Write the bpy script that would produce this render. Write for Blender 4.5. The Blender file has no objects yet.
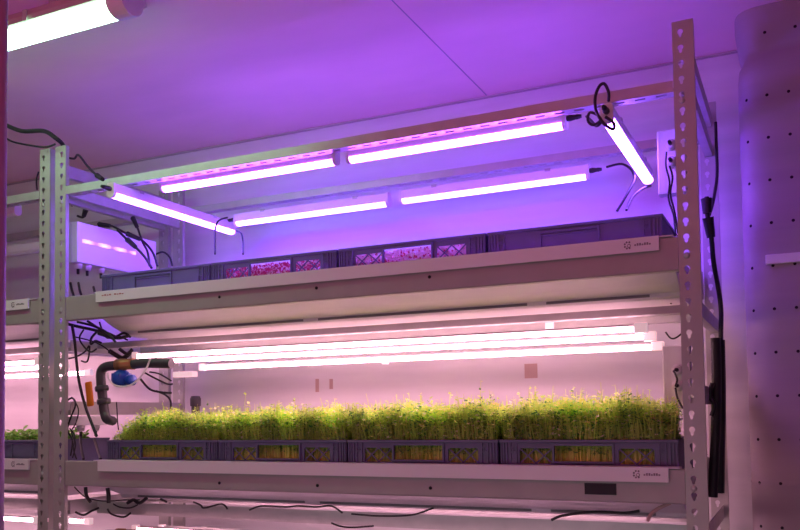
import bpy, bmesh, math, random
from mathutils import Vector, Matrix
random.seed(7)
PI = math.pi
sc = bpy.context.scene
C = sc.collection

# ------------------------------------------------------------------ camera
CAM = Vector((2.925, -2.741, 1.6356))
YAW, PITCH, ROLL, FPX, PPY = 0.4401, 0.0476, -0.0141, 846.2, 375.4
_f = Vector((-math.sin(YAW)*math.cos(PITCH), math.cos(YAW)*math.cos(PITCH), math.sin(PITCH)))
_r0 = Vector((math.cos(YAW), math.sin(YAW), 0)); _u0 = _r0.cross(_f)
_r = _r0*math.cos(ROLL) + _u0*math.sin(ROLL); _u = -_r0*math.sin(ROLL) + _u0*math.cos(ROLL)
cd = bpy.data.cameras.new('camera'); cam = bpy.data.objects.new('camera', cd); C.objects.link(cam)
cd.sensor_width = 36; cd.lens = FPX*36/800; cd.shift_y = (PPY-265)/800; cd.clip_start = .05
M = Matrix((_r, _u, -_f)).transposed().to_4x4(); M.translation = CAM
cam.matrix_world = M
sc.camera = cam

def at(x, y, Y=None, X=None):
    """world point on the plane Y=const (or X=const) along the sight line of photo pixel (x, y)"""
    d = _f + _r*((x-400.5)/FPX) - _u*((y-PPY)/FPX)
    t = (Y-CAM.y)/d.y if Y is not None else (X-CAM.x)/d.x
    return CAM + d*t

# ------------------------------------------------------------------ materials
def nodes(name):
    m = bpy.data.materials.new(name); m.use_nodes = True
    nt = m.node_tree; b = nt.nodes['Principled BSDF']
    return m, nt, b

def mat(name, col, rough=.5, metal=0, var=.06, scale=6, bump=0, emis=None, estr=0, trans=0):
    m, nt, b = nodes(name)
    L = nt.links
    tc = nt.nodes.new('ShaderNodeTexCoord')
    nz = nt.nodes.new('ShaderNodeTexNoise'); nz.inputs['Scale'].default_value = scale; nz.inputs['Detail'].default_value = 4
    L.new(tc.outputs['Object'], nz.inputs['Vector'])
    rp = nt.nodes.new('ShaderNodeValToRGB')
    rp.color_ramp.elements[0].position = .3; rp.color_ramp.elements[1].position = .7
    rp.color_ramp.elements[0].color = [max(0, c*(1-var)) for c in col]+[1]
    rp.color_ramp.elements[1].color = [min(1, c*(1+var)) for c in col]+[1]
    L.new(nz.outputs['Fac'], rp.inputs['Fac']); L.new(rp.outputs['Color'], b.inputs['Base Color'])
    b.inputs['Roughness'].default_value = rough; b.inputs['Metallic'].default_value = metal
    if bump:
        bp = nt.nodes.new('ShaderNodeBump'); bp.inputs['Strength'].default_value = bump; bp.inputs['Distance'].default_value = .004
        L.new(nz.outputs['Fac'], bp.inputs['Height']); L.new(bp.outputs['Normal'], b.inputs['Normal'])
    if emis:
        b.inputs['Emission Color'].default_value = list(emis)+[1]; b.inputs['Emission Strength'].default_value = estr
    if trans:
        b.inputs['Transmission Weight'].default_value = trans
    return m

def led_mat(name, col_a, col_b, strength, scale, edge=(.8,.8,.8)):
    """diffuser lit from behind by a row of diodes: the strength ripples along the tube's own X"""
    m, nt, b = nodes(name); L = nt.links
    tc = nt.nodes.new('ShaderNodeTexCoord'); sp = nt.nodes.new('ShaderNodeSeparateXYZ')
    L.new(tc.outputs['Object'], sp.inputs[0])
    mu = nt.nodes.new('ShaderNodeMath'); mu.operation = 'MULTIPLY'; mu.inputs[1].default_value = scale
    L.new(sp.outputs['X'], mu.inputs[0])
    sn = nt.nodes.new('ShaderNodeMath'); sn.operation = 'SINE'; L.new(mu.outputs[0], sn.inputs[0])
    mr = nt.nodes.new('ShaderNodeMapRange'); mr.inputs['From Min'].default_value = -1
    L.new(sn.outputs[0], mr.inputs['Value'])
    mx = nt.nodes.new('ShaderNodeMix'); mx.data_type = 'RGBA'
    mx.inputs[6].default_value = list(col_a)+[1]; mx.inputs[7].default_value = list(col_b)+[1]
    L.new(mr.outputs[0], mx.inputs[0])
    L.new(mx.outputs[2], b.inputs['Emission Color']); b.inputs['Emission Strength'].default_value = strength
    b.inputs['Base Color'].default_value = list(edge)+[1]; b.inputs['Roughness'].default_value = .4
    return m

def plant_mat(name, sat=1.0):
    m, nt, b = nodes(name); L = nt.links
    a = nt.nodes.new('ShaderNodeAttribute'); a.attribute_name = 'tint'
    L.new(a.outputs['Color'], b.inputs['Base Color'])
    b.inputs['Roughness'].default_value = .5
    b.inputs['Subsurface Weight'].default_value = 0
    tr = nt.nodes.new('ShaderNodeBsdfTranslucent'); L.new(a.outputs['Color'], tr.inputs['Color'])
    ms = nt.nodes.new('ShaderNodeMixShader'); ms.inputs[0].default_value = .42
    out = nt.nodes['Material Output']
    L.new(b.outputs[0], ms.inputs[1]); L.new(tr.outputs[0], ms.inputs[2]); L.new(ms.outputs[0], out.inputs['Surface'])
    return m

def wall_mat(name, col, rough=.55):
    m, nt, b = nodes(name); L = nt.links
    tc = nt.nodes.new('ShaderNodeTexCoord')
    mp = nt.nodes.new('ShaderNodeMapping'); mp.inputs['Scale'].default_value = (.5, 1, 5)
    L.new(tc.outputs['Object'], mp.inputs[0])
    nz = nt.nodes.new('ShaderNodeTexNoise'); nz.inputs['Scale'].default_value = 2.2; nz.inputs['Detail'].default_value = 5
    L.new(mp.outputs[0], nz.inputs['Vector'])
    rp = nt.nodes.new('ShaderNodeValToRGB')
    rp.color_ramp.elements[0].color = [c*.93 for c in col]+[1]; rp.color_ramp.elements[1].color = [min(1,c*1.05) for c in col]+[1]
    rp.color_ramp.elements[0].position = .35; rp.color_ramp.elements[1].position = .65
    L.new(nz.outputs['Fac'], rp.inputs[0]); L.new(rp.outputs[0], b.inputs['Base Color'])
    b.inputs['Roughness'].default_value = rough
    bp = nt.nodes.new('ShaderNodeBump'); bp.inputs['Strength'].default_value = .05; bp.inputs['Distance'].default_value = .01
    L.new(nz.outputs['Fac'], bp.inputs['Height']); L.new(bp.outputs[0], b.inputs['Normal'])
    return m

MAT = {}
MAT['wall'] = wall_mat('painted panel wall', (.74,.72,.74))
MAT['ceiling'] = wall_mat('ceiling with pink glow tint', (.90,.64,.66), .6)  # magenta light on the ceiling is partly put into this base colour
MAT['dimwall'] = wall_mat('dark far walls', (.16,.14,.16))
MAT['floor'] = mat('concrete floor', (.13,.12,.13), .6, var=.15, scale=3, bump=.1)
MAT['joint'] = mat('joint line', (.42,.38,.42), .7)
MAT['paint'] = mat('grey painted steel', (.40,.385,.36), .45, .1, var=.05, scale=9)
MAT['post'] = mat('grey post steel', (.44,.43,.40), .42, .15, var=.05, scale=12)
MAT['rail'] = mat('galvanised rail', (.48,.47,.46), .4, .4, var=.08, scale=14)
MAT['white'] = mat('white plastic', (.80,.79,.79), .4, var=.02)
MAT['tray'] = mat('white tray plastic', (.75,.68,.74), .45, var=.03, scale=4)
MAT['crate'] = mat('blue grey crate plastic', (.125,.12,.215), .45, var=.08, scale=10)
MAT['black'] = mat('black rubber', (.012,.012,.014), .45, var=.2)
MAT['darkhole'] = mat('dark hole', (.01,.008,.012), .8)
MAT['plate'] = mat('dark label plate', (.02,.018,.024), .65)
MAT['pvc'] = mat('dark grey pvc', (.055,.052,.06), .4, var=.1)
MAT['brass'] = mat('brown brass', (.36,.17,.07), .4, .5, var=.1)
MAT['blue'] = mat('blue valve plastic', (.01,.06,.42), .35, var=.1)
MAT['orange'] = mat('orange plastic', (.85,.24,.02), .4, var=.06)
MAT['duct'] = wall_mat('white duct fabric', (.40,.33,.36), .6)
MAT['pink_gland'] = mat('white gland plastic', (.72,.68,.70), .4)
MAT['clear'] = mat('glowing clear cap', (.85,.75,.78), .15, var=.02, emis=(1,.7,.72), estr=.45)  # light passing in from the tubes is put in as emission
MAT['tape'] = mat('tan tape', (.52,.36,.33), .6)
MAT['ink'] = mat('grey print', (.22,.20,.22), .6)
MAT['redink'] = mat('red print', (.45,.16,.16), .6)
MAT['lampgrey'] = mat('grey lamp housing', (.42,.36,.34), .5)
MAT['lampcap'] = mat('lamp end cap', (.62,.70,.66), .45)
MAT['pole'] = mat('grey pole', (.22,.17,.20), .6)

MAT['violet'] = led_mat('violet pink grow diffuser', (2.6,.34,8.0), (3.6,.8,9.2), 6.6, 2*PI/.034)
MAT['violet_rear'] = led_mat('blue violet grow diffuser', (.8,.44,8.0), (1.4,.9,9.2), 2.9, 2*PI/.034)
MAT['violet_side'] = led_mat('side violet diffuser', (1.5,.40,8.0), (2.4,.8,9.2), 5.5, 2*PI/.034)
MAT['violet_right'] = led_mat('right violet diffuser', (1.4,.40,8.0), (2.4,.8,9.2), 7.5, 2*PI/.034)
MAT['violet_dim'] = led_mat('dim violet diodes', (.22,.05,.5), (1.6,.8,2.6), 1.0, 2*PI/.105)
MAT['pinkwhite'] = led_mat('pink white diffuser', (1.0,.465,.61), (1.0,.495,.64), 19.5, 2*PI/.03)
MAT['unlit'] = mat('unlit diffuser', (.72,.70,.72), .35, var=.02)
MAT['fluor'] = led_mat('green white lamp diffuser', (.50,1.0,.62), (.50,1.0,.62), 15.0, 1)
MAT['plant'] = plant_mat('microgreen leaf')

# ------------------------------------------------------------------ mesh building
class MB:
    def __init__(s): s.v=[]; s.f=[]; s.m=[]; s.sm=[]
    def add(s, vs, fs, mi=0, smooth=False):
        b=len(s.v); s.v += [tuple(v) for v in vs]
        for f in fs: s.f.append(tuple(b+i for i in f)); s.m.append(mi); s.sm.append(smooth)
        return s
    def box(s, x0,x1,y0,y1,z0,z1, mi=0, bev=0):
        if not bev:
            vs=[(x,y,z) for x in (x0,x1) for y in (y0,y1) for z in (z0,z1)]
            return s.add(vs, [(0,1,3,2),(4,6,7,5),(0,4,5,1),(2,3,7,6),(0,2,6,4),(1,5,7,3)], mi)
        bm=bmesh.new(); bmesh.ops.create_cube(bm,size=1)
        for v in bm.verts: v.co=Vector((x0+(v.co.x+.5)*(x1-x0), y0+(v.co.y+.5)*(y1-y0), z0+(v.co.z+.5)*(z1-z0)))
        bmesh.ops.bevel(bm, geom=list(bm.edges), offset=bev, segments=2, profile=.5, affect='EDGES')
        bm.verts.index_update()
        s.add([v.co[:] for v in bm.verts], [[v.index for v in f.verts] for f in bm.faces], mi); bm.free(); return s
    def prism(s, prof, a, b, axis='X', mi=0, cap=True, smooth=False):
        """closed profile swept along an axis; profile coords are the other two axes in order"""
        def p(t,q):
            return {'X':(t,q[0],q[1]),'Y':(q[0],t,q[1]),'Z':(q[0],q[1],t)}[axis]
        n=len(prof); vs=[p(a,q) for q in prof]+[p(b,q) for q in prof]
        fs=[(i,(i+1)%n,n+(i+1)%n,n+i) for i in range(n)]
        s.add(vs,fs,mi,smooth)
        if cap: s.add(vs,[tuple(range(n))[::-1],tuple(range(n,2*n))],mi)
        return s
    def sheet(s, prof, a, b, axis='X', mi=0):
        def p(t,q):
            return {'X':(t,q[0],q[1]),'Y':(q[0],t,q[1]),'Z':(q[0],q[1],t)}[axis]
        n=len(prof); vs=[p(a,q) for q in prof]+[p(b,q) for q in prof]
        return s.add(vs,[(i,i+1,n+i+1,n+i) for i in range(n-1)],mi)
    def tube(s, pts, r, seg=8, mi=0, smooth_path=True, cap=True):
        P=[Vector(p) for p in pts]
        if smooth_path and len(P)>2: P=catmull(P)
        R = r if isinstance(r,(list,tuple)) else None
        n=len(P); rings=[]
        t=(P[1]-P[0]).normalized()
        up=Vector((0,0,1)) if abs(t.z)<.9 else Vector((1,0,0))
        nrm=(up-t*up.dot(t)).normalized()
        for i in range(n):
            t=((P[min(i+1,n-1)]-P[max(i-1,0)])).normalized()
            nrm=(nrm-t*nrm.dot(t))
            nrm = nrm.normalized() if nrm.length>1e-6 else t.orthogonal().normalized()
            bi=t.cross(nrm)
            rr = R[0]+(R[1]-R[0])*i/(n-1) if R else r
            rings.append([P[i]+(nrm*math.cos(a)+bi*math.sin(a))*rr for a in [2*PI*k/seg for k in range(seg)]])
        vs=[v[:] for ring in rings for v in ring]
        fs=[(i*seg+k,i*seg+(k+1)%seg,(i+1)*seg+(k+1)%seg,(i+1)*seg+k) for i in range(n-1) for k in range(seg)]
        s.add(vs,fs,mi,True)
        if cap: s.add([v[:] for v in rings[0]]+[v[:] for v in rings[-1]],[tuple(range(seg))[::-1],tuple(range(seg,2*seg))],mi)
        return s
    def lathe(s, prof, o=(0,0,0), axis=(0,0,1), seg=20, mi=0):
        """profile of (radius, height) turned about an axis through o"""
        ax=Vector(axis).normalized(); e1=ax.orthogonal().normalized(); e2=ax.cross(e1); o=Vector(o)
        vs=[]; n=len(prof)
        for r,h in prof:
            for k in range(seg):
                a=2*PI*k/seg; vs.append((o+ax*h+(e1*math.cos(a)+e2*math.sin(a))*r)[:])
        fs=[(i*seg+k,i*seg+(k+1)%seg,(i+1)*seg+(k+1)%seg,(i+1)*seg+k) for i in range(n-1) for k in range(seg)]
        s.add(vs,fs,mi,True); return s
    def build(s, name, mats, parent=None):
        me=bpy.data.meshes.new(name); me.from_pydata(s.v,[],s.f)
        if not isinstance(mats,(list,tuple)): mats=[mats]
        for m in mats: me.materials.append(m)
        me.polygons.foreach_set('material_index',s.m); me.polygons.foreach_set('use_smooth',s.sm)
        bm=bmesh.new(); bm.from_mesh(me); bmesh.ops.recalc_face_normals(bm,faces=bm.faces); bm.to_mesh(me); bm.free()
        me.update()
        o=bpy.data.objects.new(name,me); C.objects.link(o)
        if parent: o.parent=parent
        return o

def catmull(P, k=6):
    out=[]; n=len(P)
    for i in range(n-1):
        p0=P[max(i-1,0)];p1=P[i];p2=P[i+1];p3=P[min(i+2,n-1)]
        for j in range(k):
            t=j/k
            out.append(.5*((2*p1)+(p2-p0)*t+(2*p0-5*p1+4*p2-p3)*t*t+(3*p1-p0-3*p2+p3)*t**3))
    out.append(P[-1]); return out

def tag(o, label=None, cat=None, group=None, kind=None):
    if label: o['label']=label
    if cat: o['category']=cat
    if group: o['group']=group
    if kind: o['kind']=kind
    return o
def thing(name, label, cat, loc=(0,0,0), group=None, rot=None):
    o=bpy.data.objects.new(name,None); C.objects.link(o); o.location=loc; o.empty_display_size=.05
    if rot: o.rotation_euler=rot
    return tag(o,label,cat,group)
def copy_tree(o, parent=None, shift=None, label=None, group=None):
    c=o.copy(); C.objects.link(c)
    if parent: c.parent=parent
    if shift: c.location=Vector(c.location)+Vector(shift)
    if label: c['label']=label
    if group: c['group']=group
    for ch in list(o.children): copy_tree(ch,c)
    return c
def struct(name, mb, m, label=None, cat=None):
    o=mb.build(name,m); o['kind']='structure'
    return o

# ------------------------------------------------------------------ the room
WX0,WX1,WY0,WY1,CZ = -3.6,4.2,-5.2,.96,3.123
struct('floor', MB().box(WX0,WX1,WY0,WY1,-.1,0), MAT['floor'])
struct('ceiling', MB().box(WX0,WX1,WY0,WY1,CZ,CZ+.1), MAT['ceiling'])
struct('wall_back', MB().box(WX0-.1,WX1+.1,WY1,WY1+.1,0,CZ), MAT['wall'])
struct('wall_front', MB().box(WX0-.1,WX1+.1,WY0-.1,WY0,0,CZ), MAT['dimwall'])
struct('wall_left', MB().box(WX0-.1,WX0,WY0,WY1,0,CZ), MAT['dimwall'])
struct('wall_right', MB().box(WX1,WX1+.1,WY0,WY1,0,CZ), MAT['dimwall'])
struct('trim_1', MB().box(WX0,WX1,WY1-.006,WY1,CZ-.012,CZ-.006), MAT['joint'])          # shadow gap where ceiling meets wall
struct('trim_2', MB().box(1.652,1.656,WY0,WY1-.01,CZ-.002,CZ), MAT['joint'])             # ceiling panel joint

# ------------------------------------------------------------------ rack
LEN, W, DEP, TOP = 2.600, .064, .79, 2.865
ZB = (1.350, 2.076)          # bottoms of the two shelf beams in view
HB = .108
SHIFT = -2.760               # the neighbouring rack stands this far to the left

def hole_radius(th):
    c,s_=math.cos(th),math.sin(th); r=.001
    while r<.03:
        x,z=c*r,s_*r
        inside=(x*x+(z-.005)**2<.0088**2) or (abs(x)<.0046 and -.013<z<.005)
        if not inside: break
        r+=.0003
    return r
def post_mesh(hx, z0=0, z1=TOP, zs=1.15, pitch=.05, dl=.020, dr=.020):
    """C section upright, width W, with a column of keyholes at local x=hx"""
    mb=MB(); t=.002
    half=pitch/2
    ncell=int((z1-zs-.01)/pitch); zt=zs+ncell*pitch
    corners=[math.atan2(sz*half,xx) for xx in (-hx,W-hx) for sz in (-1,1)]
    ths=sorted(set([round(2*PI*k/18-PI+.01,4) for k in range(18)]+[round(c,4) for c in corners]))
    def rect(th):
        c,s_=math.cos(th),math.sin(th); ts=[]
        if abs(c)>1e-9: ts.append(((W-hx) if c>0 else -hx)/c)
        if abs(s_)>1e-9: ts.append((half if s_>0 else -half)/s_)
        return min(ts)
    n=len(ths)
    for k in range(ncell):
        zc=zs+(k+.5)*pitch
        vs=[]
        for th in ths:
            r=hole_radius(th); vs.append((hx+math.cos(th)*r,0,zc+math.sin(th)*r))
        for th in ths:
            r=rect(th); vs.append((hx+math.cos(th)*r,0,zc+math.sin(th)*r))
        for th in ths:
            r=hole_radius(th); vs.append((hx+math.cos(th)*r,t,zc+math.sin(th)*r))
        mb.add(vs,[(i,(i+1)%n,n+(i+1)%n,n+i) for i in range(n)]+[(i,(i+1)%n,2*n+(i+1)%n,2*n+i) for i in range(n)])
    mb.box(0,W,0,t,z0,zs); mb.box(0,W,0,t,zt,z1)
    mb.box(0,t,t,dl,z0,z1); mb.box(W-t,W,t,dr,z0,z1)
    mb.box(t,.010,dl-t,dl,z0,z1); mb.box(W-.010,W-t,dr-t,dr,z0,z1)
    return mb

def slotted_rail(y0, z0, h, w, x0=.002, x1=LEN-.002, slot=.034, pitch=.066):
    """angle section: an upright web and a horizontal flange pierced by long slots"""
    mb=MB(); t=.0025
    mb.box(x0,x1,y0,y0+t,z0,z0+h)
    mb.box(x0,x1,y0+t,y0+w*.32,z0,z0+t); mb.box(x0,x1,y0+w*.62,y0+w,z0,z0+t)
    x=x0
    while x<x1:
        e=min(x+pitch-slot,x1); mb.box(x,e,y0+w*.32,y0+w*.62,z0,z0+t); x+=pitch
    mb.box(x0,x1,y0+w-t,y0+w,z0+t,z0+h*.8)
    return mb

def shelf_beam(z, y0, sgn):
    """box beam with a folded bottom lip, between the posts"""
    h=HB; d=.032
    prof=[(0,.004),(.003,0),(d-.003,0),(d,.003),(d,h-.003),(d-.003,h),(.003,h),(0,h-.003)]
    P=[(y0+(a if sgn>0 else d-a),z+b) for a,b in prof]
    return MB().prism(P,.0015,LEN-.0015)

rack=thing('storage_rack','tall grey slotted-steel rack with two crate shelves, filling most of the picture','rack',(0,0,0),'grey slotted steel racks')
for (x,y,hx) in ((-W,0,W*.62),(LEN,0,W*.38),(-W,DEP,W*.62),(LEN,DEP,W*.38)):
    o=post_mesh(hx).build('upright_post',MAT['post'],rack); o.location=(x,y,0)
for zb in ZB:
    shelf_beam(zb,.004,1).build('shelf_beam',MAT['paint'],rack)
    shelf_beam(zb,DEP-.04,1).build('shelf_beam',MAT['paint'],rack)
# light rails: front top, rear top, and under each shelf
slotted_rail(.0,2.642,.036,.046).build('light_rail',MAT['rail'],rack)
slotted_rail(DEP-.05,2.700,.034,.046).build('light_rail',MAT['rail'],rack)
for zb in ZB:
    lo=zb<1.5
    slotted_rail(.19,zb-(.140 if lo else .112),.054 if lo else .026,.05,pitch=.06,slot=.03).build('light_rail',MAT['rail'],rack)
    slotted_rail(.47,zb-.112,.026,.05,pitch=.06,slot=.03).build('light_rail',MAT['rail'],rack)
def side_rail(xc,z,h,w=.03):
    return MB().prism([(xc-w/2,z),(xc+w/2,z),(xc+w/2,z+h),(xc+w/2-.004,z+h),(xc+w/2-.004,z+h*.35),(xc-w/2,z+h*.3)],.052,DEP-.002,'Y')
for xc in (-W/2,LEN+W/2):
    for z,h in ((2.645,.046),(1.945,.05),(1.66,.06),(1.22,.05)):
        side_rail(xc,z,h).build('side_rail',MAT['rail'],rack)
side_rail(LEN+W/2,2.765,.055).build('side_rail',MAT['rail'],rack)
# dark fixing holes along both beams
for zb,pts in ((ZB[1],((220,297),(317,288),(430,277))),(ZB[0],((220,483),(318,485.5),(431,488)))):
    for px,py in pts:
        p=at(px,py,Y=.0035)
        MB().lathe([(0,0),(.006,0),(.006,.003),(0,.003)],(p.x,.0012,p.z),(0,1,0),10).build('bolt',MAT['darkhole'],rack)
# bolts on the posts beside the beams
for x in (-W*.4,LEN+W*.38):
    for z in (2.61,2.12,1.40):
        MB().lathe([(0,-.004),(.008,-.004),(.010,-.001),(.010,0)],(x,-.0005,z),(0,1,0),12).build('bolt',MAT['rail'],rack)
p0=at(585,483,Y=.003); p1=at(617,495,Y=.003)
tag(MB().box(p0.x,p1.x,.0005,.0035,p1.z,p0.z,bev=.0008).build('label_plate',MAT['plate'],rack),'dark blank plate on the lower beam')
rack2=copy_tree(rack,shift=(SHIFT,0,0),label='neighbouring grey slotted-steel rack cut off by the left edge of the frame')
for ch in list(rack2.children):
    if ch.name.startswith('label_plate'): bpy.data.objects.remove(ch); continue
    if ch.name.startswith('upright_post') and abs(ch.location.x-LEN)<.01 and ch.location.y<.01:
        tmp=post_mesh(W*.38,dr=.06).build('upright_post',MAT['post']); ch.data=tmp.data; bpy.data.objects.remove(tmp)

# ------------------------------------------------------------------ trays
def make_tray(zb, label, x0, x1, lipx0, lipx1, marks):
    t=thing('grow_tray',label,'tray',(0,0,zb),'white trays lying on the shelf beams')
    z=HB+.0015
    # basin: rim over the beam, wall, sloped and stepped underside
    prof=[(-.001,z),(.040,z),(.040,.016),(.046,.004),(.100,-.024),(.160,-.046),(.163,-.058),(.175,-.064),(.185,-.064),(.70,-.064),(.735,.0),(.735,z),(.90,z),(.90,z+.004),(.72,z+.004),(.72,.072),(.052,.072),(.052,z+.004),(-.001,z+.004)]  # unseen rear flange added to keep violet light off the lower wall
    b=MB(); b.prism(prof,x0,x1)
    b.build('basin',MAT['tray'],t)
    # thin dark seams under the basin, broken between sections
    sx=x0+.10
    while sx<x1-.2:
        e=min(sx+.86,x1-.1)
        MB().box(sx,e,.1585,.1622,-.0565,-.0475).build('seam',MAT['ink'],t); sx=e+.07
    lp=MB(); lp.prism([(-.010,z+.004),(-.001,z+.004),(-.001,z-.0395),(-.004,z-.042),(-.010,z-.042)],lipx0,lipx1)
    lp.build('lip',MAT['white'],t)
    # printed emblem and illegible line near the right-hand end of the lip
    if marks:
        lg=MB(); cx=lipx1-.095; cz=z-.018
        for k in range(6):
            a=PI*(.35+k*.26); lg.lathe([(0,-.0006),(.0032,-.0006),(.0032,0)],(cx+.0105*math.cos(a),-.0101,cz+.0105*math.sin(a)),(0,1,0),8)
        lg.lathe([(.004,-.0006),(.006,-.0006),(.006,0)],(cx+.003,-.0101,cz-.002),(0,1,0),10)
        for k in range(7):
            lg.box(cx+.020+k*.0075,cx+.0255+k*.0075,-.0107,-.0101,cz-.004,cz+(.004 if k%3 else .001))
        lg.build('logo',MAT['ink'],t)
    return t
t_up=make_tray(ZB[1],'long white tray under the dark upper row of crates',.172,2.585,.190,2.543,True)
mk=MB()
for k in range(9):
    if k in (4,): continue
    mk.box(.226+k*.014,.236+k*.014,-.0108,-.0101,HB-.016,HB-.016+(.006 if k%2 else .004))
mk.build('printed_mark',MAT['redink'],t_up)
t_lo=make_tray(ZB[0],'long white tray under the lower crates full of microgreens',.172,2.585,.204,2.552,True)
t_l1=copy_tree(t_up,shift=(SHIFT,0,0),label='empty white tray end at the left edge, level with the upper shelf')
t_l2=copy_tree(t_lo,shift=(SHIFT,0,0),label='white tray end at the left edge under the leafy seedlings')
for t in (t_l1,):
    for ch in list(t.children):
        if ch.name.startswith('printed_mark'): bpy.data.objects.remove(ch)

# ------------------------------------------------------------------ crates
CW, CD, CH = .588, .40, .122
def lattice(mb, x0,x1,z0,z1,y,n=2,t=.005):
    w=(x1-x0)/n; b=.0042
    for k in range(n):
        a0=x0+k*w; a1=a0+w
        for (za,zb_) in ((z0,z1),(z1,z0)):
            d=Vector((a1-a0,0,zb_-za)).normalized(); q=Vector((-d.z,0,d.x))*b/2
            vs=[]
            for yy in (y+.001,y+t-.001):
                for pt,s in (((a0,za),1),((a1,zb_),1),((a1,zb_),-1),((a0,za),-1)):
                    vs.append((pt[0]+q.x*s,yy,pt[1]+q.z*s))
            mb.add(vs,[(0,1,2,3),(4,7,6,5),(0,4,5,1),(1,5,6,2),(2,6,7,3),(3,7,4,0)])
def make_crate(style, label, loc, group):
    c=thing('plastic_crate',label,'crate',loc,group)
    b=MB(); T=.005
    u=lambda f: f*CW
    la,lb=(.115,.308),(.684,.876); hd=(.322,.650)
    zl0,zl1,zh0,zh1=.044,.095,.052,.104
    b.box(T,CW-T,T,CD-T,0,.004)
    for y in (0,CD-T):
        if style=='open' and y==0:
            for a0,a1 in ((0,la[0]),(la[1],hd[0]),(hd[1],lb[0]),(lb[1],1)):
                b.box(u(a0),u(a1),y,y+T,0,CH)
            for a in (la,lb):
                b.box(u(a[0]),u(a[1]),y,y+T,0,zl0); b.box(u(a[0]),u(a[1]),y,y+T,zl1,CH)
            b.box(u(hd[0]),u(hd[1]),y,y+T,0,zh0); b.box(u(hd[0]),u(hd[1]),y,y+T,zh1,CH)
        elif y==0:
            for a0,a1 in ((0,hd[0]),(hd[1],1)): b.box(u(a0),u(a1),y,y+T,0,CH)
            b.box(u(hd[0]),u(hd[1]),y+.0015,y+T,.0,.112)
            b.box(u(hd[0]),u(hd[1]),y,y+T,.112,CH)
        else:
            b.box(0,CW,y,y+T,0,CH)
    b.box(0,T,T,CD-T,0,CH); b.box(CW-T,CW,T,CD-T,0,CH)
    b.build('body',MAT['crate'],c)
    r=MB()
    r.box(-.003,CW+.003,-.006,.004,CH-.008,CH+.002,bev=.0015); r.box(-.003,CW+.003,CD-.004,CD+.003,CH-.008,CH+.002)
    r.box(-.003,.004,.004,CD-.004,CH-.008,CH+.002); r.box(CW-.004,CW+.003,.004,CD-.004,CH-.008,CH+.002)
    r.build('rim',MAT['crate'],c)
    for k,(s0,sg) in enumerate(((0,1),(CW,-1))):
        rb=MB()
        for f in (.006,.022,.040,.062,.098):
            xx=s0+sg*u(f); rb.box(xx-.002,xx+.002,-.006,.0,.0,CH-.008)
        # small crossed square in the corner block
        xx0,xx1=sorted((s0+sg*u(.066),s0+sg*u(.094)))
        rb.box(xx0,xx1,-.005,.0,.078,.081); rb.box(xx0,xx1,-.005,.0,.098,.101)
        lattice(rb,xx0,xx1,.081,.098,-.006,1)
        rb.box(xx0,xx1,-.003,.0,.02,.060)
        rb.build('corner_ribs',MAT['crate'],c)
    if style=='open':
        for a in (la,lb):
            lt=MB(); lattice(lt,u(a[0]),u(a[1]),zl0,zl1,0,2)
            lt.build('lattice_panel',MAT['crate'],c)
    g=MB(); x0,x1=u(hd[0]),u(hd[1])
    z0,z1=(zh0,zh1) if style=='open' else (.030,.100)
    g.box(x0-.006,x0,-.007,0,z0-.006,z1+.008); g.box(x1,x1+.006,-.007,0,z0-.006,z1+.008)
    g.box(x0,x1,-.007,0,z1,z1+.008); g.box(x0,x1,-.007,0,z0-.006,z0)
    if style!='open': g.box(x0,x1,-.004,0,z1-.008,z1-.004)
    g.build('handle_frame',MAT['crate'],c)
    return c
ZF=.0735       # tray floor above the beam bottom
GU,GL='grey crates on the upper shelf','grey crates of microgreens on the lower shelf'
up_x=[.160,.757,1.357,1.957]; lo_x=[.194,.790,1.388,1.986]
lab_u=['solid-sided grey crate, leftmost on the upper shelf','dim lattice-sided grey crate, second from left on the upper shelf','brightly backlit lattice-sided grey crate, third from left on the upper shelf','solid-sided grey crate, rightmost on the upper shelf beside the post']
lab_l=['lattice-sided blue-grey crate below the blue valve, leftmost on the full lower shelf','lattice-sided blue-grey crate of microgreens, second from left on the lower shelf','lattice-sided blue-grey crate of microgreens, third from left on the lower shelf','lattice-sided blue-grey crate beside the right post on the lower shelf']
solid=make_crate('solid',lab_u[0],(up_x[0],.062,ZB[1]+ZF),GU)
openc=make_crate('open',lab_u[1],(up_x[1],.062,ZB[1]+ZF),GU)
copy_tree(openc,shift=(up_x[2]-up_x[1],0,0),label=lab_u[2])
copy_tree(solid,shift=(up_x[3]-up_x[0],0,0),label=lab_u[3])
for k in range(4):
    copy_tree(openc,shift=(lo_x[k]-up_x[1],0,ZB[0]-ZB[1]),label=lab_l[k],group=GL)
copy_tree(solid,shift=(SHIFT+lo_x[3]-.005-up_x[0],0,ZB[0]-ZB[1]),label='blue-grey crate end holding leafy seedlings at the left edge',group=GL)

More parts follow.
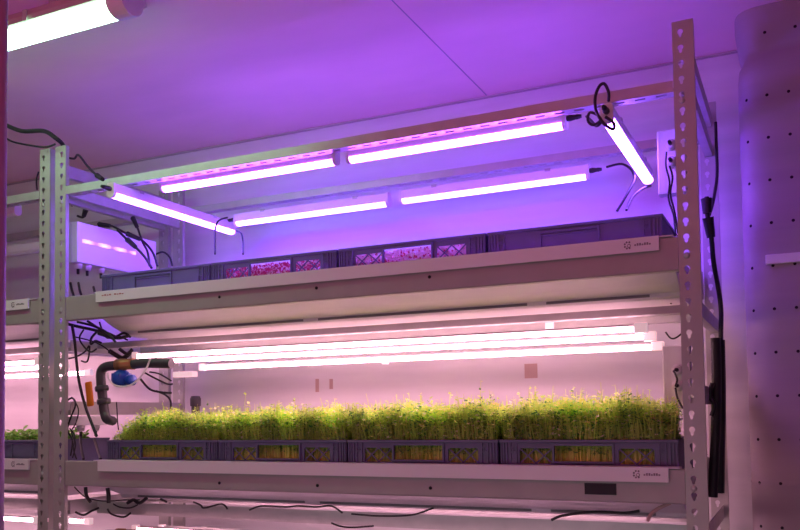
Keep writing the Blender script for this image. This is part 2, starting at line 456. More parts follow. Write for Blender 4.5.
# ------------------------------------------------------------------ plants
def smooth_noise(seed):
    rnd=random.Random(seed); ph=[(rnd.uniform(8,40),rnd.uniform(8,40),rnd.uniform(0,6)) for _ in range(6)]
    return lambda x,y: sum(math.sin(a*x+b*y+c) for a,b,c in ph)/6
def microgreens(x0,x1,y0,y1,zb,n,hmean,seed,label,sparse_left=0):
    rnd=random.Random(seed); hn=smooth_noise(20); cn=smooth_noise(70)
    V=[];F=[];T=[]
    def quad(a,b,c,d,ca,cb):
        i=len(V); V.extend((a,b,c,d)); F.append((i,i+1,i+2,i+3)); T.extend((ca,ca,cb,cb))
    for _ in range(n):
        fy=rnd.random()**1.6
        x=rnd.uniform(x0,x1); y=y0+(y1-y0)*fy
        edge=min(1,(x-x0)/max(.001,sparse_left)) if sparse_left else 1
        if rnd.random()>.25+.75*edge: continue
        if x>2.465 and y>.215: continue
        h=(hmean+.0105*x)*(1+.16*hn(x,y)+rnd.gauss(0,.09))*(.55+.45*edge)
        if rnd.random()<.04: h*=1.16
        lean=rnd.gauss(0,.018),rnd.gauss(-.006,.016)
        w=.0011+rnd.random()*.0007
        a=rnd.uniform(0,PI); dx,dy=math.cos(a)*w,math.sin(a)*w
        p0=(x,y,zb); p1=(x+lean[0]*.4,y+lean[1]*.4,zb+h*.6); p2=(x+lean[0],y+lean[1],zb+h)
        k=.85+.5*rnd.random()+.45*cn(x,y)
        warm=rnd.random()
        stem0=(.95*k,.85*k,.26*k,1); stem1=(.36*k,.56*k,.08*k,1); tip=((.62+.25*warm)*k,(.90+.08*warm)*k,(.14+.06*warm)*k,1)
        quad((p0[0]-dx,p0[1]-dy,p0[2]),(p0[0]+dx,p0[1]+dy,p0[2]),(p1[0]+dx,p1[1]+dy,p1[2]),(p1[0]-dx,p1[1]-dy,p1[2]),stem0,stem1)
        quad((p1[0]-dx,p1[1]-dy,p1[2]),(p1[0]+dx,p1[1]+dy,p1[2]),(p2[0]+dx*.5,p2[1]+dy*.5,p2[2]),(p2[0]-dx*.5,p2[1]-dy*.5,p2[2]),stem1,tip)
        for q in range(rnd.choice((6,7,7,8))):
            f=1-.68*rnd.random()**1.1; b=Vector(p1).lerp(Vector(p2),max(0,(f-.6)/.4)) if f>.6 else Vector(p0).lerp(Vector(p1),f/.6)
            az=rnd.uniform(0,2*PI); ln=rnd.uniform(.008,.021); wd=ln*rnd.uniform(.25,.45); el=rnd.uniform(-.4,.7)
            d=Vector((math.cos(az)*math.cos(el),math.sin(az)*math.cos(el),math.sin(el)))
            s=Vector((-math.sin(az),math.cos(az),rnd.uniform(-.5,.5))).normalized()*wd
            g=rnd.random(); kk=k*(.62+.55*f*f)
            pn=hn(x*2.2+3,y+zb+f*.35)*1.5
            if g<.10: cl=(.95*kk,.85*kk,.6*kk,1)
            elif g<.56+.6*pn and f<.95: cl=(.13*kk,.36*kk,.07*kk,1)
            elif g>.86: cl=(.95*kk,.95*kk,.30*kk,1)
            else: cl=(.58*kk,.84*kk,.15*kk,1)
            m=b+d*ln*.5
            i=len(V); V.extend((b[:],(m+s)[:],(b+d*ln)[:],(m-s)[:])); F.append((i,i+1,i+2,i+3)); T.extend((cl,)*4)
    rim=zb-.010+CH+.050
    def cl_(v):
        if v[2]<rim: return (min(max(v[0],x0),x1),min(max(v[1],y0-.004),.43),v[2])
        return (min(max(v[0],x0-.009),x1+.009),v[1],v[2])
    V=[(q[0],q[1],max(q[2],zb)) for q in map(cl_,V)]
    me=bpy.data.meshes.new('microgreens'); me.from_pydata(V,[],F); me.materials.append(MAT['plant'])
    at_=me.attributes.new('tint','FLOAT_COLOR','POINT'); at_.data.foreach_set('color',[c for t in T for c in t])
    o=bpy.data.objects.new('microgreens',me); C.objects.link(o)
    return tag(o,label,'microgreens','beds of microgreens in the lower crates','stuff')
labs=['bright green microgreens thinning out at the left, in the leftmost lower crate','dense green microgreens in the second lower crate from the left','tall yellow-tipped microgreens in the third lower crate from the left','dark green microgreens in the lower crate beside the right post']
zpl=ZB[0]+ZF+.010
for k in range(4):
    microgreens(lo_x[k]+.008,lo_x[k]+CW-.008,.078,.445,zpl,5600,.188,20+k,labs[k],.10 if k==0 else 0)
def seedlings(x0,x1,y0,y1,zb,n,label):
    rnd=random.Random(3); V=[];F=[];T=[]
    for _ in range(n):
        x=rnd.uniform(x0,x1); y=rnd.uniform(y0,y1); h=rnd.uniform(.09,.16)
        for q in range(rnd.choice((3,4,5))):
            az=rnd.uniform(0,2*PI); el=rnd.uniform(.0,.9); ln=rnd.uniform(.022,.042); wd=ln*.42
            b=Vector((x,y,zb+h*rnd.uniform(.6,1)))
            d=Vector((math.cos(az)*math.cos(el),math.sin(az)*math.cos(el),math.sin(el))); s=Vector((-math.sin(az),math.cos(az),0))
            k=rnd.uniform(.7,1.3); c=(.20*k,.46*k,.07*k,1)
            i=len(V)
            V.extend([b[:],(b+d*ln*.35+s*wd*.8)[:],(b+d*ln*.7+s*wd*.75)[:],(b+d*ln-Vector((0,0,.006)))[:],(b+d*ln*.7-s*wd*.75)[:],(b+d*ln*.35-s*wd*.8)[:],(b+d*ln*.5-Vector((0,0,.004)))[:]])
            F.extend([(i,i+1,i+6),(i+1,i+2,i+6),(i+2,i+3,i+6),(i+3,i+4,i+6),(i+4,i+5,i+6),(i+5,i,i+6)]); T.extend((c,)*7)
        i=len(V); w=.0015; V.extend([(x-w,y,zb),(x+w,y,zb),(x+w,y,zb+h),(x-w,y,zb+h)]); F.append((i,i+1,i+2,i+3)); T.extend(((.4,.5,.12,1),)*4)
    me=bpy.data.meshes.new('leafy_seedlings'); me.from_pydata(V,[],F); me.materials.append(MAT['plant'])
    a=me.attributes.new('tint','FLOAT_COLOR','POINT'); a.data.foreach_set('color',[c for t in T for c in t])
    o=bpy.data.objects.new('leafy_seedlings',me); C.objects.link(o)
    return tag(o,label,'seedlings',None,'stuff')
cx=SHIFT+lo_x[3]-.005
seedlings(cx+.055,cx+CW-.055,.12,.41,zpl,520,'fresh broad-leaved green seedlings in the crate at the left edge')
def seed_mat(x0,label,bright,seed):
    rnd=random.Random(seed); V=[];F=[];T=[]
    z0=ZB[1]+ZF+.013
    for _ in range(5200):
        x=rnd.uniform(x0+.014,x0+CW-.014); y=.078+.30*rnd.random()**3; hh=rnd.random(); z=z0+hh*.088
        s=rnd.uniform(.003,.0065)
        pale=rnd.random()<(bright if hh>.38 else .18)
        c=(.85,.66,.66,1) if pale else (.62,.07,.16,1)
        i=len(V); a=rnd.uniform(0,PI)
        V.extend([(x-s*math.cos(a),y,z-s*math.sin(a)),(x+s*math.sin(a),y-.002,z-s*math.cos(a)),(x+s*math.cos(a),y,z+s*math.sin(a)),(x-s*math.sin(a),y+.002,z+s*math.cos(a))]); F.append((i,i+1,i+2,i+3)); T.extend((c,)*4)
    me=bpy.data.meshes.new('sprouting_seeds'); me.from_pydata(V,[],F); me.materials.append(MAT['plant'])
    a=me.attributes.new('tint','FLOAT_COLOR','POINT'); a.data.foreach_set('color',[c for t in T for c in t])
    o=bpy.data.objects.new('sprouting_seeds',me); C.objects.link(o)
    tag(o,label,'sprouts','sprouting seeds in the upper crates','stuff')
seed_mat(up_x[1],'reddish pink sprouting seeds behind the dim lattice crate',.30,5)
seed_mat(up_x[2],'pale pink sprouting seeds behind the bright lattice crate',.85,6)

# ------------------------------------------------------------------ lights on the rack
def half_round(r,n=8,sy=1):
    return [(r*math.cos(a),sy*r*math.sin(a)) for a in [PI+PI*k/n for k in range(n+1)]]
def make_bar(length,label,loc,rotz,mat_d,group,plug_ends=(1,),cat='grow light'):
    """LED bar along local X: white housing on top, half-round diffuser under it, end caps and cable plugs; origin at the middle of the housing top"""
    t=thing('grow_light',label,cat,loc,group,(0,0,rotz))
    h=length/2; hw=.0175
    MB().prism([(-hw,-.045),(-hw,-.004),(-hw+.004,0),(hw-.004,0),(hw,-.004),(hw,-.045)],-h+.014,h-.014).build('housing',MAT['white'],t)
    MB().prism([(.0205*math.cos(a),-.0475+.0145*math.sin(a)) for a in [-PI*1.12+PI*1.24*k/10 for k in range(11)]],-h+.0145,h-.0145).build('diffuser',mat_d,t)
    for s in (-1,1):
        cap=MB(); prof=[(-hw-.003,-.046),(-hw-.001,-.003),(-hw+.003,.001),(hw-.003,.001),(hw+.001,-.003),(hw+.003,-.046)]+[((hw+.003)*math.cos(a),-.046+.0165*math.sin(a)) for a in [-PI*k/8 for k in range(1,8)]]
        cap.prism(prof,*sorted((s*(h-.014),s*h))); cap.build('end_cap',MAT['white'],t)
        if s in plug_ends:
            MB().lathe([(0,0),(.010,0),(.011,.012),(.008,.03),(.009,.034),(.006,.05),(0,.05)],(s*h,0,-.026),(s,0,0),12).build('plug',MAT['black'],t)
    for x in (-length*.3,length*.3):
        MB().box(x-.012,x+.012,-hw-.0015,hw+.0015,-.010,.0025).build('clip',MAT['rail'],t)
    return t
GV='violet LED bars over the upper shelf'
FY=.050
make_bar(.862,'glowing violet-pink bar, left of the two on the front top rail',(.913,.078,2.668),0,MAT['violet'],GV,())
make_bar(.850,'glowing violet-pink bar, right of the two on the front top rail',(1.815,.078,2.666),0,MAT['violet'],GV,(1,))
make_bar(.856,'glowing violet-pink bar, left of the two on the rear top rail',(.837,.70,2.652),0,MAT['violet_rear'],GV,(-1,))
make_bar(.858,'glowing violet-pink bar, right of the two on the rear top rail',(1.749,.70,2.655),0,MAT['violet_rear'],GV,(1,))
make_bar(.85,'violet bar running front to back beside the left post',(.350,.335,2.626),PI/2,MAT['violet_side'],GV,(-1,))
make_bar(.82,'bright violet bar running front to back near the right post',(2.402,.350,2.618),PI/2,MAT['violet_right'],GV,(-1,1))
# neighbouring rack: unlit bars and one dim bar
GN='white LED bars on the neighbouring rack'
make_bar(.845,'unlit white bar under the front top rail at the far left',(SHIFT+1.95,.078,2.668),0,MAT['unlit'],GN,())
make_bar(.845,'unlit white bar under the rear top rail at the far left',(SHIFT+1.80,.70,2.652),0,MAT['unlit'],GN,())

def make_tube(label,x0,x1,y,z,group,rt=.0088):
    """long lamp: slim white batten with a round glowing tube under it and clear end caps given a glow"""
    L=x1-x0; t=thing('lamp_tube',label,'lamp',(x0,y,z),group)
    MB().box(.03,L-.03,-.007,.007,.0108,.0165).build('batten',MAT['rail'],t)
    MB().prism([(rt*math.cos(2*PI*k/10),rt*math.sin(2*PI*k/10)) for k in range(10)],.03,L-.045).build('tube',MAT['pinkwhite'],t)
    for a,b in ((0,.0298),(L-.0448,L)):
        MB().box(a,b,-.013,.013,-.014,.020,bev=.004).build('end_cap',MAT['clear'],t)
    return t
GT='pink-white tube lamps over the lower shelf'
tubes=[('nearest of the three long pink-white tubes over the microgreens',.255,2.478,.15,1.914),
       ('middle of the three long pink-white tubes over the microgreens',.272,2.483,.30,1.898),
       ('rearmost of the three long pink-white tubes over the microgreens',.385,2.488,.45,1.873)]
dz=ZB[1]-ZB[0]
for k,(lb,x0,x1,y,z) in enumerate(tubes):
    a=make_tube(lb,x0,x1,y,z,GT,(.0085,.0078,.0100)[k])
    copy_tree(a,shift=(0,0,-dz-.035),label=lb.replace('over the microgreens','under the lower shelf, at the bottom edge'),group='pink-white tube lamps below the lower shelf')
    copy_tree(a,shift=(SHIFT-.02,0,0),label=lb.replace('over the microgreens','over the leafy seedlings at the left edge').replace('long ',''),group='pink-white tube lamps over the seedlings')
    copy_tree(a,shift=(SHIFT-.02,0,-dz-.02),label=lb.replace('over the microgreens','below the seedling tray, bottom left corner').replace('long ',''),group='pink-white tube lamps in the bottom left corner')

# hangers of the long tubes
def hanger(px,py,y,h,label):
    p=at(px,py,Y=y); b=MB()
    b.box(p.x-.016,p.x+.016,y-.003,y+.003,p.z-h/2,p.z+h/2,bev=.0015)
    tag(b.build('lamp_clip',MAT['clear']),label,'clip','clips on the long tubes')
hanger(550,325.5,.245,.034,'clear clip hanging on the nearest tube, right of centre')
hanger(386,361,.53,.030,'small white clip dangling under the tubes at the middle')
# white driver block at the left end of the rearmost tube
p=at(186,374,Y=.56)
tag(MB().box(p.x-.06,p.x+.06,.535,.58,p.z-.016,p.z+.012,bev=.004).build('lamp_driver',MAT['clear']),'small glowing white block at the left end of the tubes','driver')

# ------------------------------------------------------------------ ceiling lamp
lamp=thing('ceiling_lamp','bright green-white batten lamp on the ceiling, top left corner','ceiling lamp',(.13,-.62,3.015))
hl=.78
MB().prism([(-.060,.050),(.060,.050),(.075,.022),(.066,.010),(-.066,.010),(-.075,.022)],-hl,hl-.02).build('housing',MAT['lampgrey'],lamp)
MB().prism([(.046*math.cos(a),.0095+.040*math.sin(a)) for a in [PI+PI*k/10 for k in range(11)]],-hl,hl-.021).build('diffuser',MAT['fluor'],lamp)
capm=MB(); capm.prism([(-.056,.052),(.056,.052),(.070,.022)]+[(.052*math.cos(a),.010+.045*math.sin(a)) for a in [-PI*k/10 for k in range(0,11)]]+[(-.070,.022)],hl-.0195,hl+.05)
capm.build('end_cap',MAT['lampcap'],lamp)
for x in (-.50,-.05,.42):
    MB().box(x-.010,x+.010,-.081,-.0765,.0,.040).build('clip',MAT['rail'],lamp)
for x in (-.5,.5):
    MB().box(x-.02,x+.02,-.03,.03,.0505,.1075).build('bracket',MAT['rail'],lamp)

# ------------------------------------------------------------------ air duct on the right
def make_duct():
    cx,cy=2.9365,.770; R=.184; EX=4.0
    t=thing('air_duct','tall round-cornered white duct with rows of small holes at the right edge','air duct',(cx,cy,0))
    def sec(a,r):
        c,s_=math.cos(a),math.sin(a)
        k=r/(abs(c)**EX+abs(s_)**EX)**(1/EX); return k*c,k*s_
    prof=[(R*1.0,0.02),(R,1.365),(R*1.012,1.372),(R*1.0,1.380),(R,2.0),(R*1.004,2.78),(R*1.0,2.876),(R*.975,2.919),(R*.885,2.953),(R*.87,2.965),(R*.90,2.977),(R*.985,3.010),(R*1.03,3.08),(R*1.03,3.1225)]
    b=MB(); n=72
    vs=[]
    for r,z in prof:
        for k in range(n):
            x,y=sec(2*PI*k/n,r); vs.append((x,y,z))
    b.add(vs,[(i*n+k,i*n+(k+1)%n,(i+1)*n+(k+1)%n,(i+1)*n+k) for i in range(len(prof)-1) for k in range(n)],0,True)
    b.build('sleeve',MAT['duct'],t)
    h=MB()
    for row in range(0,11):          # holes: a regular grid on the near and left faces
        z=2.787-.157*row
        for x in (-.151,-.081,-.009,.063,.135):
            y=-R*1.006*(1-abs(x/R)**EX)**(1/EX)-.0006
            y2=-R*1.006*(1-abs((x+.004)/R)**EX)**(1/EX)-.0006
            e1=Vector((.004,y2-y,0)).normalized(); e2=Vector((0,0,1)); c=Vector((x,y,z))-Vector((-e1.y,e1.x,0))*.0006
            h.add([(c+e1*.0058*math.cos(2*PI*k/10)+e2*.0058*math.sin(2*PI*k/10))[:] for k in range(10)],[tuple(range(10))])
    for x in (-.081,.02): 
        y=-R*1.0*(1-abs(x/R)**EX)**(1/EX)-.003
        h.add([(x+.0058*math.cos(2*PI*k/10),y,3.02+.0058*math.sin(2*PI*k/10)) for k in range(10)],[tuple(range(10))])
    tag(h.build('air_holes',MAT['darkhole'],t),'dark punched holes in even rows',kind='stuff')
    return t,cx,cy,R
duct,dx,dy,DR=make_duct()
b=MB()
b.box(-.105,.10,-DR-.014,-DR-.002,2.163,2.198,bev=.003)
b.build('strap',MAT['white'],duct)

# foreground pole cut by the left edge
pp=at(0,265,Y=-1.35)
tag(MB().lathe([(.018,0.0),(.018,3.12),(0,3.12)],(pp.x-.006,-1.35,0),(0,0,1),16).build('grey_pole',MAT['pole']),'slim vertical pole close to the camera along the left edge','pole')

# ------------------------------------------------------------------ boxes with glands
def gland_box(name,label,loc,dims,glands,group,down=False):
    """white control box; glands listed as offsets on its front (or under it)"""
    w,d,h=dims; t=thing(name,label,'control box',loc,group)
    MB().box(0,w,0,d,0,h,bev=.003).build('housing',MAT['white'],t)
    for gx,gz in glands:
        if down: o=(gx,gz,-.0005); ax=(0,0,-1)
        else: o=(gx,-.0005,gz); ax=(0,-1,0)
        g=MB().lathe([(0,0),(.019,0),(.019,.014),(.016,.016),(.016,.026),(.008,.0262),(0,.0262)],o,ax,14).build('gland',MAT['pink_gland'],t)
        MB().lathe([(0,.0265),(.007,.0265),(.006,.05),(0,.05)],o,ax,10).build('nipple',MAT['black'],g)
    for k in range(3):
        MB().box(.004+k*.008,.008+k*.008,-.0025,-.0002,.006,h-.006).build('cooling_rib',MAT['white'],t)
    return t
GB='white control boxes on the rack ends'
gland_box('control_box','white control box beside the right post above the upper crates',(2.503,.30,2.395),(.094,.05,.225),((.048,.168),(.048,.108)),GB)
gland_box('control_box','white control box beside the right post above the microgreens',(2.507,.25,1.648),(.09,.05,.212),((.050,.128),(.050,.075)),GB)
gb=gland_box('gland_box','tall white panel box with three glands under it behind the left post, upper shelf',(-.062,.075,2.352),(.056,.52,.185),((.030,.03),(.030,.085),(.030,.17)),'white junction boxes with hanging glands',True)
st=MB().box(0,.34,-.0015,.0015,-.007,.007).build('led_strip',MAT['violet_dim'],gb); st.location=(.0580,.03,.100); st.rotation_euler=(0,0,PI/2); st['label']='row of dim violet diodes'
gland_box('gland_box','small white box with two glands under it behind the left post, lower shelf',(-.062,.075,1.612),(.056,.24,.042),((.030,.05),(.030,.14)),'white junction boxes with hanging glands',True)

# ------------------------------------------------------------------ irrigation pipe and valve
def valve(label,dz_):
    t=thing('irrigation_valve',label,'pipe valve',(0,0,dz_),'pipe valves at the left end of the rack')
    Y=.085
    P=lambda x,y,yy=Y: at(x,y,Y=yy)
    r=.021
    b=MB(); b.tube([P(172,363.5),P(150,363),P(135,364),P(116,365.5),P(106,367),P(101.5,372),P(101.5,382),P(103,396),P(105,412),P(107.5,419),P(113,421,Y+.06)],r,14); b.build('pipe',MAT['pvc'],t)
    for (x,y,x2,y2) in ((102,386,102.6,391),(104,399,104.6,404)):
        a=P(x,y); c=P(x2,y2); ax=(c-a); n=ax.length
        MB().lathe([(r,0),(.028,.0),(.030,n*.3),(.030,n*.7),(.028,n),(r,n)],a,ax,16).build('union_nut',MAT['pvc'],t)
    a=P(118,365); c=P(134,364); ax=c-a; n=ax.length
    MB().lathe([(r,0),(.027,.0),(.027,n*.45),(.0235,n*.5),(.0255,n),(r,n)],a,ax,12).build('fitting',MAT['brass'],t)
    v=MB(); a=P(122,372); ax=Vector((0,0,-1))
    v.lathe([(.012,-.01),(.030,.0),(.040,.012),(.043,.035),(.036,.055),(.020,.066),(0,.068)],a,ax,18)
    q=P(132,380)
    v.lathe([(0,0),(.022,.0),(.024,.03),(.016,.036),(0,.036)],q-Vector((.02,0,0)),(1,0,0),14)
    for k in range(6):
        aa=2*PI*k/6; v.box(a.x+.036*math.cos(aa)-.006,a.x+.036*math.cos(aa)+.006,a.y+.036*math.sin(aa)-.006,a.y+.036*math.sin(aa)+.006,a.z-.03,a.z-.006,bev=.002)
    v.build('valve_body',MAT['blue'],t)
    w=MB(); w.tube([P(108,372,Y-.05),P(109.5,380,Y-.05),P(116,385.5,Y-.05),P(127,386.5,Y-.05),P(137,381,Y-.05),P(146,370,Y-.04),P(151,358,Y-.03)],.0042,8); w.build('thin_tube',MAT['white'],t)
    return t
va=valve('dark grey pipe elbow with blue valve at the left end of the lower shelf',0)
copy_tree(va,shift=(0,0,-dz-.012),label='dark grey pipe elbow peeking up at the bottom edge, left of centre')
p=at(90,394,Y=.10); o=MB().box(-.018,.018,-.007,.007,-.056,.056,bev=.006).build('plastic_grip',MAT['orange']); o.location=p; o.rotation_euler=(0,-.13,0)
tag(o,'bright orange plastic grip hanging left of the grey pipe','grip')
# dark pipe stub behind the microgreens
p=at(196,402,Y=.70)
st=thing('pipe_stub','short dark capped pipe behind the microgreens, below the tube ends','pipe',(p.x,.70,p.z))
MB().lathe([(0,-.20),(.021,-.20),(.021,.012),(0,.012)],seg=14).build('pipe',MAT['pvc'],st)
MB().lathe([(.0215,-.022),(.027,-.02),(.028,.016),(.022,.030),(0,.030)],seg=14).build('cap',MAT['pvc'],st)

# ------------------------------------------------------------------ tape on the back wall
def tape(x0,y0,x1,y1,label):
    a=at(x0,y0,Y=.959); c=at(x1,y1,Y=.959)
    tag(MB().box(a.x,c.x,.9575,.9595,c.z,a.z).build('wall_tape',MAT['tape']),label,'tape','scraps of tape on the back wall')
tape(525,364,538,378,'tan square of tape on the back wall above the microgreens')
tape(316,379,319.5,392,'left of two thin tape strips on the back wall')
tape(330,379,333.5,389,'right of two thin tape strips on the back wall')

# ------------------------------------------------------------------ cords
def cord(pts,label,r=.0045,m='black',group='loose cables around the racks',cat='cable',plug=()):
    b=MB(); P=[at(x,y,Y=Y) for x,y,Y in pts]; b.tube(P,r,7)
    for k in plug:                      # moulded connector on one stretch of the lead
        u=P[k].lerp(P[k+1],.1); v=P[k].lerp(P[k+1],.9); b.tube([u,u.lerp(v,.25),u.lerp(v,.75),v],[r*2.3,r*1.7],10,smooth_path=False)
    o=b.build('power_cord',MAT[m]); tag(o,label,cat,group); return o
cord([(4,124,-.06),(22,131,-.05),(44,131,-.04),(56,138,-.03),(64,146,.02),(66,158,.075)],'thick dark cable draped over the top of the left post',.010)
cord([(5,137,-.05),(14,142,-.05),(34,146,-.05),(47,147,-.04),(56,144,-.025)],'thin black cable sagging just left of the left post top',.0045)
cord([(69.5,158,.04),(75,158.5,.03),(79,155,.0),(88,166,-.05),(97,175,-.10),(104,180,-.125)],'black lead kinking from left post to the side violet bar',.005,plug=(4,))
cord([(39,172,.03),(37,180,.05),(37.5,190,.06)],'short black loop at the left side of the left post',.004)
cord([(6,207,.1),(9,199,.12),(17,197.5,.14),(24,203,.16)],'small arched cable above the far-left rails',.004)
cord([(228,217.5,0.532),(221,219.5,0.532),(217.5,223,0.532),(215.5,232,0.532),(215.5,254,0.427)],'black lead dropping from the left end of the rear bars',.0045)
cord([(237,231,.64),(242,234,.6),(243.5,243,.56),(243.5,254,.45)],'black lead curling down right of the side violet bar',.0045)
cord([(587,116.5,.06),(592,121,-.02),(597,126,-.09),(602,121,-.11),(597,114.5,-.11),(590,113,-.11),(588.5,121,-.11),(594,125,-.115),(601,121,-.12)],'black looped lead at the right end of the front bars',.0045)
cord([(609,101,-.115),(609,92,-.14),(605,84,-.14),(600,86,-.14),(596,96,-.14),(596,108,-.14),(600,118,-.14),(607,126,-.14),(614,129,-.13),(614,123,-.125),(606,117,-.12)],'black lead arching off the near end of the right violet bar',.0050)
cord([(607,167,.70),(622,164,.68),(632,170,.64),(634.5,180,.56),(627,195,.48),(617.5,211,.44)],'black lead curving from the right end of the rear bars',.005)
cord([(651,186,.80),(643,188.5,.70),(633,197,.56),(627,210,.45)],'black lead dropping from the far end of the right violet bar',.005)
cord([(667,152,.225),(666.5,166,.22),(670,182,.22),(669,198,.22),(674,216,.20),(676,234,.16)],'left of two thin wires hanging from the upper control box',.0032)
cord([(670,166,.225),(673,178,.225),(671,194,.225),(675.5,214,.21),(678.5,233,.18)],'right of two thin wires hanging from the upper control box',.0032)
cord([(674,371,.18),(677.5,379,.16),(676,386,.18)],'short wire loop between the glands of the lower control box',.0035)
cord([(676,388,0.140),(678,398,0.120),(683,408,0.080)],'short wire falling from the lower control box to the post',.0035)
cord([(666,332,.24),(671,338,.24),(676,338,.24),(683,333,.24)],'thin wire sagging between tube ends and the right post',.003)
# left end, upper shelf
cord([(72,206,.30),(77,200,.32),(84,201,.33),(86.5,209,.34),(84,217,.35),(78,216,.35)],'black looped lead under the left side rail',.006,plug=(3,))
cord([(98,224,0.310),(112,226,0.330),(126,233,0.350),(142,240,0.370),(153,252,0.380),(158,266,0.370)],'long black lead drooping left of the upper crates',.0055,plug=(0,2))
cord([(133,217,.42),(138,228,.40),(143,242,.38),(148,252,.37),(150,266,.36)],'black lead with thick plug falling behind the leftmost upper crate',.0055,plug=(0,))
cord([(118,230,0.270),(127,239,0.250),(137,248,0.230),(146,258,0.220),(152,268,0.190)],'black lead leaning behind the drooping leads, upper left',.0060,plug=(1,))
cord([(153,256,.60),(163,252,.6),(170,257,.6),(173,266,.6)],'short arched lead rising behind the leftmost upper crate',.005)
for k,(x,y0,y1,lb) in enumerate(((71,283,298,'leftmost'),(79,283,299,'middle'),(94,287,300,'rightmost'))):
    cord([(x,y0,.25+.06*k),(x+1.5,(y0+y1)/2,.22),(x+(4 if k<2 else .5),y1,.18)],lb+' of three black leads under the upper left glands',.006)
# under the upper shelf, left end
cord([(68,324,.06),(80,327,.07),(98,331,.09),(116,338,.12),(129,336,.16)],'black cable bundle running under the left end of the upper tray',.0070,plug=(2,))
cord([(88,321,0.115),(100,329,0.125),(112,338,0.135),(124,333,0.145),(131,337,0.175)],'black cable zigzagging under the left end of the upper tray',.0055)
cord([(78,322,0.050),(94,326,0.050),(108,333,0.050),(116,342,0.050)],'black cable slanting below the upper beam near the left post',.0055)
cord([(98,331,.14),(92,338,.14),(91.5,344,.14),(96,341,.14),(102,343,.15)],'black cable curl hanging under the upper tray',.0055)
cord([(72.5,325,.05),(75,340,.05),(77,362,.05),(80,384,.06),(86,407,.07),(92,423,.06),(97,436,.03)],'long black cable falling from upper beam past the orange grip',.0065)
cord([(66.5,359,.06),(76,357,.07),(85,352,.08),(90,346,.09),(88,361,.09),(82,361,.09)],'thin black cable loop right of the left post between shelves',.004)
cord([(110,351,.20),(118,356,.21),(124,358,.22),(131,352,.22)],'black cable knot above the grey pipe elbow',.011)
cord([(120,349,0.150),(128,354,0.160),(133,349,0.170)],'short black cable hump above the brass fitting',.008)
cord([(144,372,.40),(155,378,.42),(168,384,.44),(173,384,.46)],'upper black lead slanting right of the blue valve',.0045)
cord([(141,379,.40),(150,389,.42),(160,392,.44),(172,393,.46)],'middle black lead sagging right of the blue valve',.0055)
cord([(150,372,.44),(160,374,.46),(172,381,.5)],'short black lead above the others right of the valve',.004)
cord([(157,391,.5),(166,395,.5),(171,401,.5),(171,411,.5)],'black lead bending down into the microgreens by the rear post',.005)
cord([(67,401,.05),(73,398,.06),(76,405,.06),(71,418,.05),(68,430,.04),(73,441,.03),(71,456,.02)],'thin dark cable coil hanging right of the left post',.004)
cord([(70,428,.10),(75,436,.09),(74,449,.06),(77,459,.045)],'thin dark cable dangling beside the lower left crate',.0035)
cord([(81,434,.20),(81.5,446,.15),(84,459,.09)],'left black lead dropping onto the lower beam beside crate',.0065)
cord([(95,439,.19),(97,446,.15),(101,459,.05)],'right black lead dropping onto the lower beam beside crate',.0065)
cord([(84,330,0.035),(80,338,0.045),(84,346,0.055),(91,352,0.065),(97,349,0.065)],'thin black cable looping under the upper beam toward the pipe',.004)
cord([(100,322,0.180),(103,331,0.180),(108,338,0.180),(118,336,0.180),(128,340,0.180)],'thin black cable crossing the bundle under the upper tray',.004)
cord([(76,337,.06),(92,341,.08),(103,346,.10),(111,352,.12)],'slack dark wire under the upper beam by the long falling cable',.003)
cord([(117,402,0.030),(117.5,410,0.030),(118,421,0.030),(119,430,0.030)],'thin dark stalk of wire right of the pipe elbow bottom',.0025)
cord([(72,397,.04),(77,404,.045),(79,412,.05),(76,424,.05),(72,432,.045),(76,444,.04),(73,458,.03)],'second thin cable coil hanging right of the left post',.003)
# under the lower shelf
cord([(114,504,.11),(120,507,.11),(130,508,.12),(138,505,.12)],'thin dark wire under the cable clump, lower left',.0035)
cord([(76,512,0.030),(84,515,0.040),(92,511,0.050),(99,508,0.050)],'short black wire hanging above the bottom left corner',.005)
cord([(108,509,.1),(112,514,.1),(124,517,.1),(131,513,.1)],'black wire loop above the lower pipe elbow',.0045)
cord([(66,489,.06),(66,505,.06),(66.5,518,.06)],'dark cable running down right of the left post, bottom corner',.005)
cord([(86,487,0.050),(87,496,0.050),(91,502,0.050)],'short thick black lead below the lower beam, left end',.008)
cord([(108,488,0.050),(109,496,0.050),(109,503,0.050)],'second short thick black lead below the lower beam',.009)
cord([(75,487,.06),(86,497,.06),(104,501,.07),(125,500,.08),(140,500,.09)],'thin wire slung below the left of the lower beam',.003)
cord([(128,503,.10),(134,500,.10),(140,503,.10),(147,498,.10)],'black cable clump under the lower tray, left part',.008)
cord([(161,499,.10),(167,502,.10)],'black cable crumb under the lower tray',.005)
cord([(194,502,.13),(201,505,.13),(205,508,.13),(222,504,.13),(228,509,.13)],'wavy black cable below the lower tray, left of centre',.004)
cord([(250,510,.12),(262,506,.12),(285,507,.12),(300,506,.12),(318,507,.12),(332,506,.12),(343,513,.12)],'long wavy black cable below the lower tray, at the middle',.004)
cord([(352,514,.12),(380,516,.12),(412,515,.12),(434,508,.12)],'thin black cable sagging below the lower tray, right of centre',.0035)
cord([(552,520,.10),(562,516,.10),(582,513,.10),(603,512,.10),(625,513,.10),(640,511,.10)],'black cable below the dark plate under the lower tray',.005)
cord([(648,521,0.050),(652,514,0.050),(660,508,0.050),(671,503,0.050)],'beige hose end under the right end of the lower tray',.006,'tape')
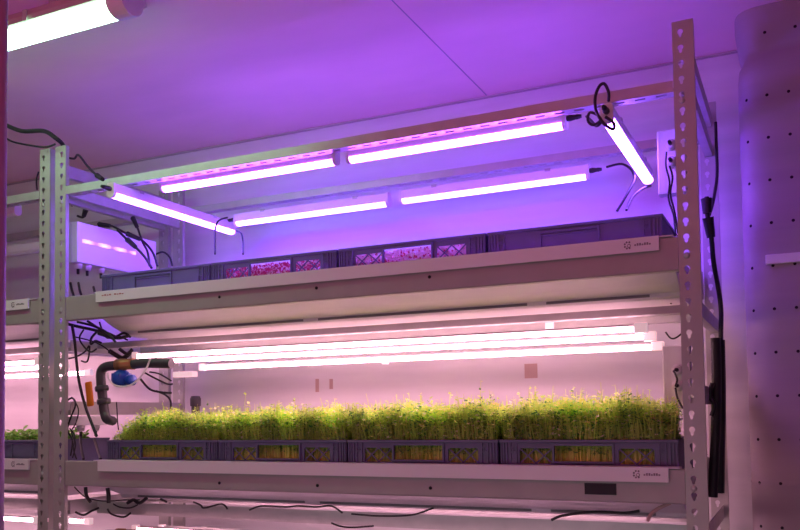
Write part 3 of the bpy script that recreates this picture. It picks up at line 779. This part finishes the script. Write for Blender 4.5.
cord([(332,523,.16),(340,526,.16),(352,527.5,.16),(374,526,.16)],'faint sagging wire below the rail at the bottom edge',.0035)
# right side, beside the rear post
cord([(716,122,0.690),(717,150,0.690),(717.5,176,0.690),(714,200,0.630),(710,215,0.570)],'black cable along the top of the rear right post',.006)
cord([(707,197,.50),(708,215,.50),(712,240,.52),(714,262,.55),(719,290,.62),(721.5,312,.66),(721,345,.66)],'thick black cable bowing out behind the right post',.009,plug=(0,1))
cord([(716,338,0.360),(717,380,0.360),(716,430,0.360),(713,497,0.360)],'left of two fat black cables hanging behind the right post',.017)
cord([(720.5,340,0.530),(721.5,390,0.530),(721,440,0.530),(720,493,0.530)],'right of two fat black cables hanging behind the right post',.017)
cord([(713,383,0.330),(710,395,0.330),(715,405,0.330),(712,416,0.330)],'tangled black cable end beside the lower right post',.008)
# black strap end under the right end of the upper tray
cord([(667,272,.22),(667,281,.22),(666.5,294,.22)],'knotted black strap hanging below the right end of the upper tray',.009)
cord([(679,289,.30),(676,296,.30),(671,304,.30)],'thin dark wire curving below the upper beam by the right post',.003)

# ------------------------------------------------------------------ light in the room
def area(name,loc,rot,size,size_y,energy,col):
    d=bpy.data.lights.new(name,'AREA'); d.shape='RECTANGLE'; d.size=size; d.size_y=size_y; d.energy=energy; d.color=col
    o=bpy.data.objects.new(name,d); C.objects.link(o); o.location=loc; o.rotation_euler=rot
    return o
# unseen fill lights added behind the camera, for the rack fronts and the ceiling
area('front_fill',(1.5,-3.1,.95),(PI/2-.02,0,0),4.6,.8,14,(.88,.80,.88))
area('ceiling_fill',(1.5,-3.0,2.0),(PI,0,0),3.4,.6,54,(1,.08,.42))
w=bpy.data.worlds.new('world'); sc.world=w; w.use_nodes=True
w.node_tree.nodes['Background'].inputs[0].default_value=(.3,.2,.35,1); w.node_tree.nodes['Background'].inputs[1].default_value=.2

sc.view_settings.view_transform='Standard'
sc.view_settings.look='None'
sc.view_settings.exposure=0
sc.cycles.use_denoising=True
sc.cycles.max_bounces=8
sc.cycles.diffuse_bounces=5
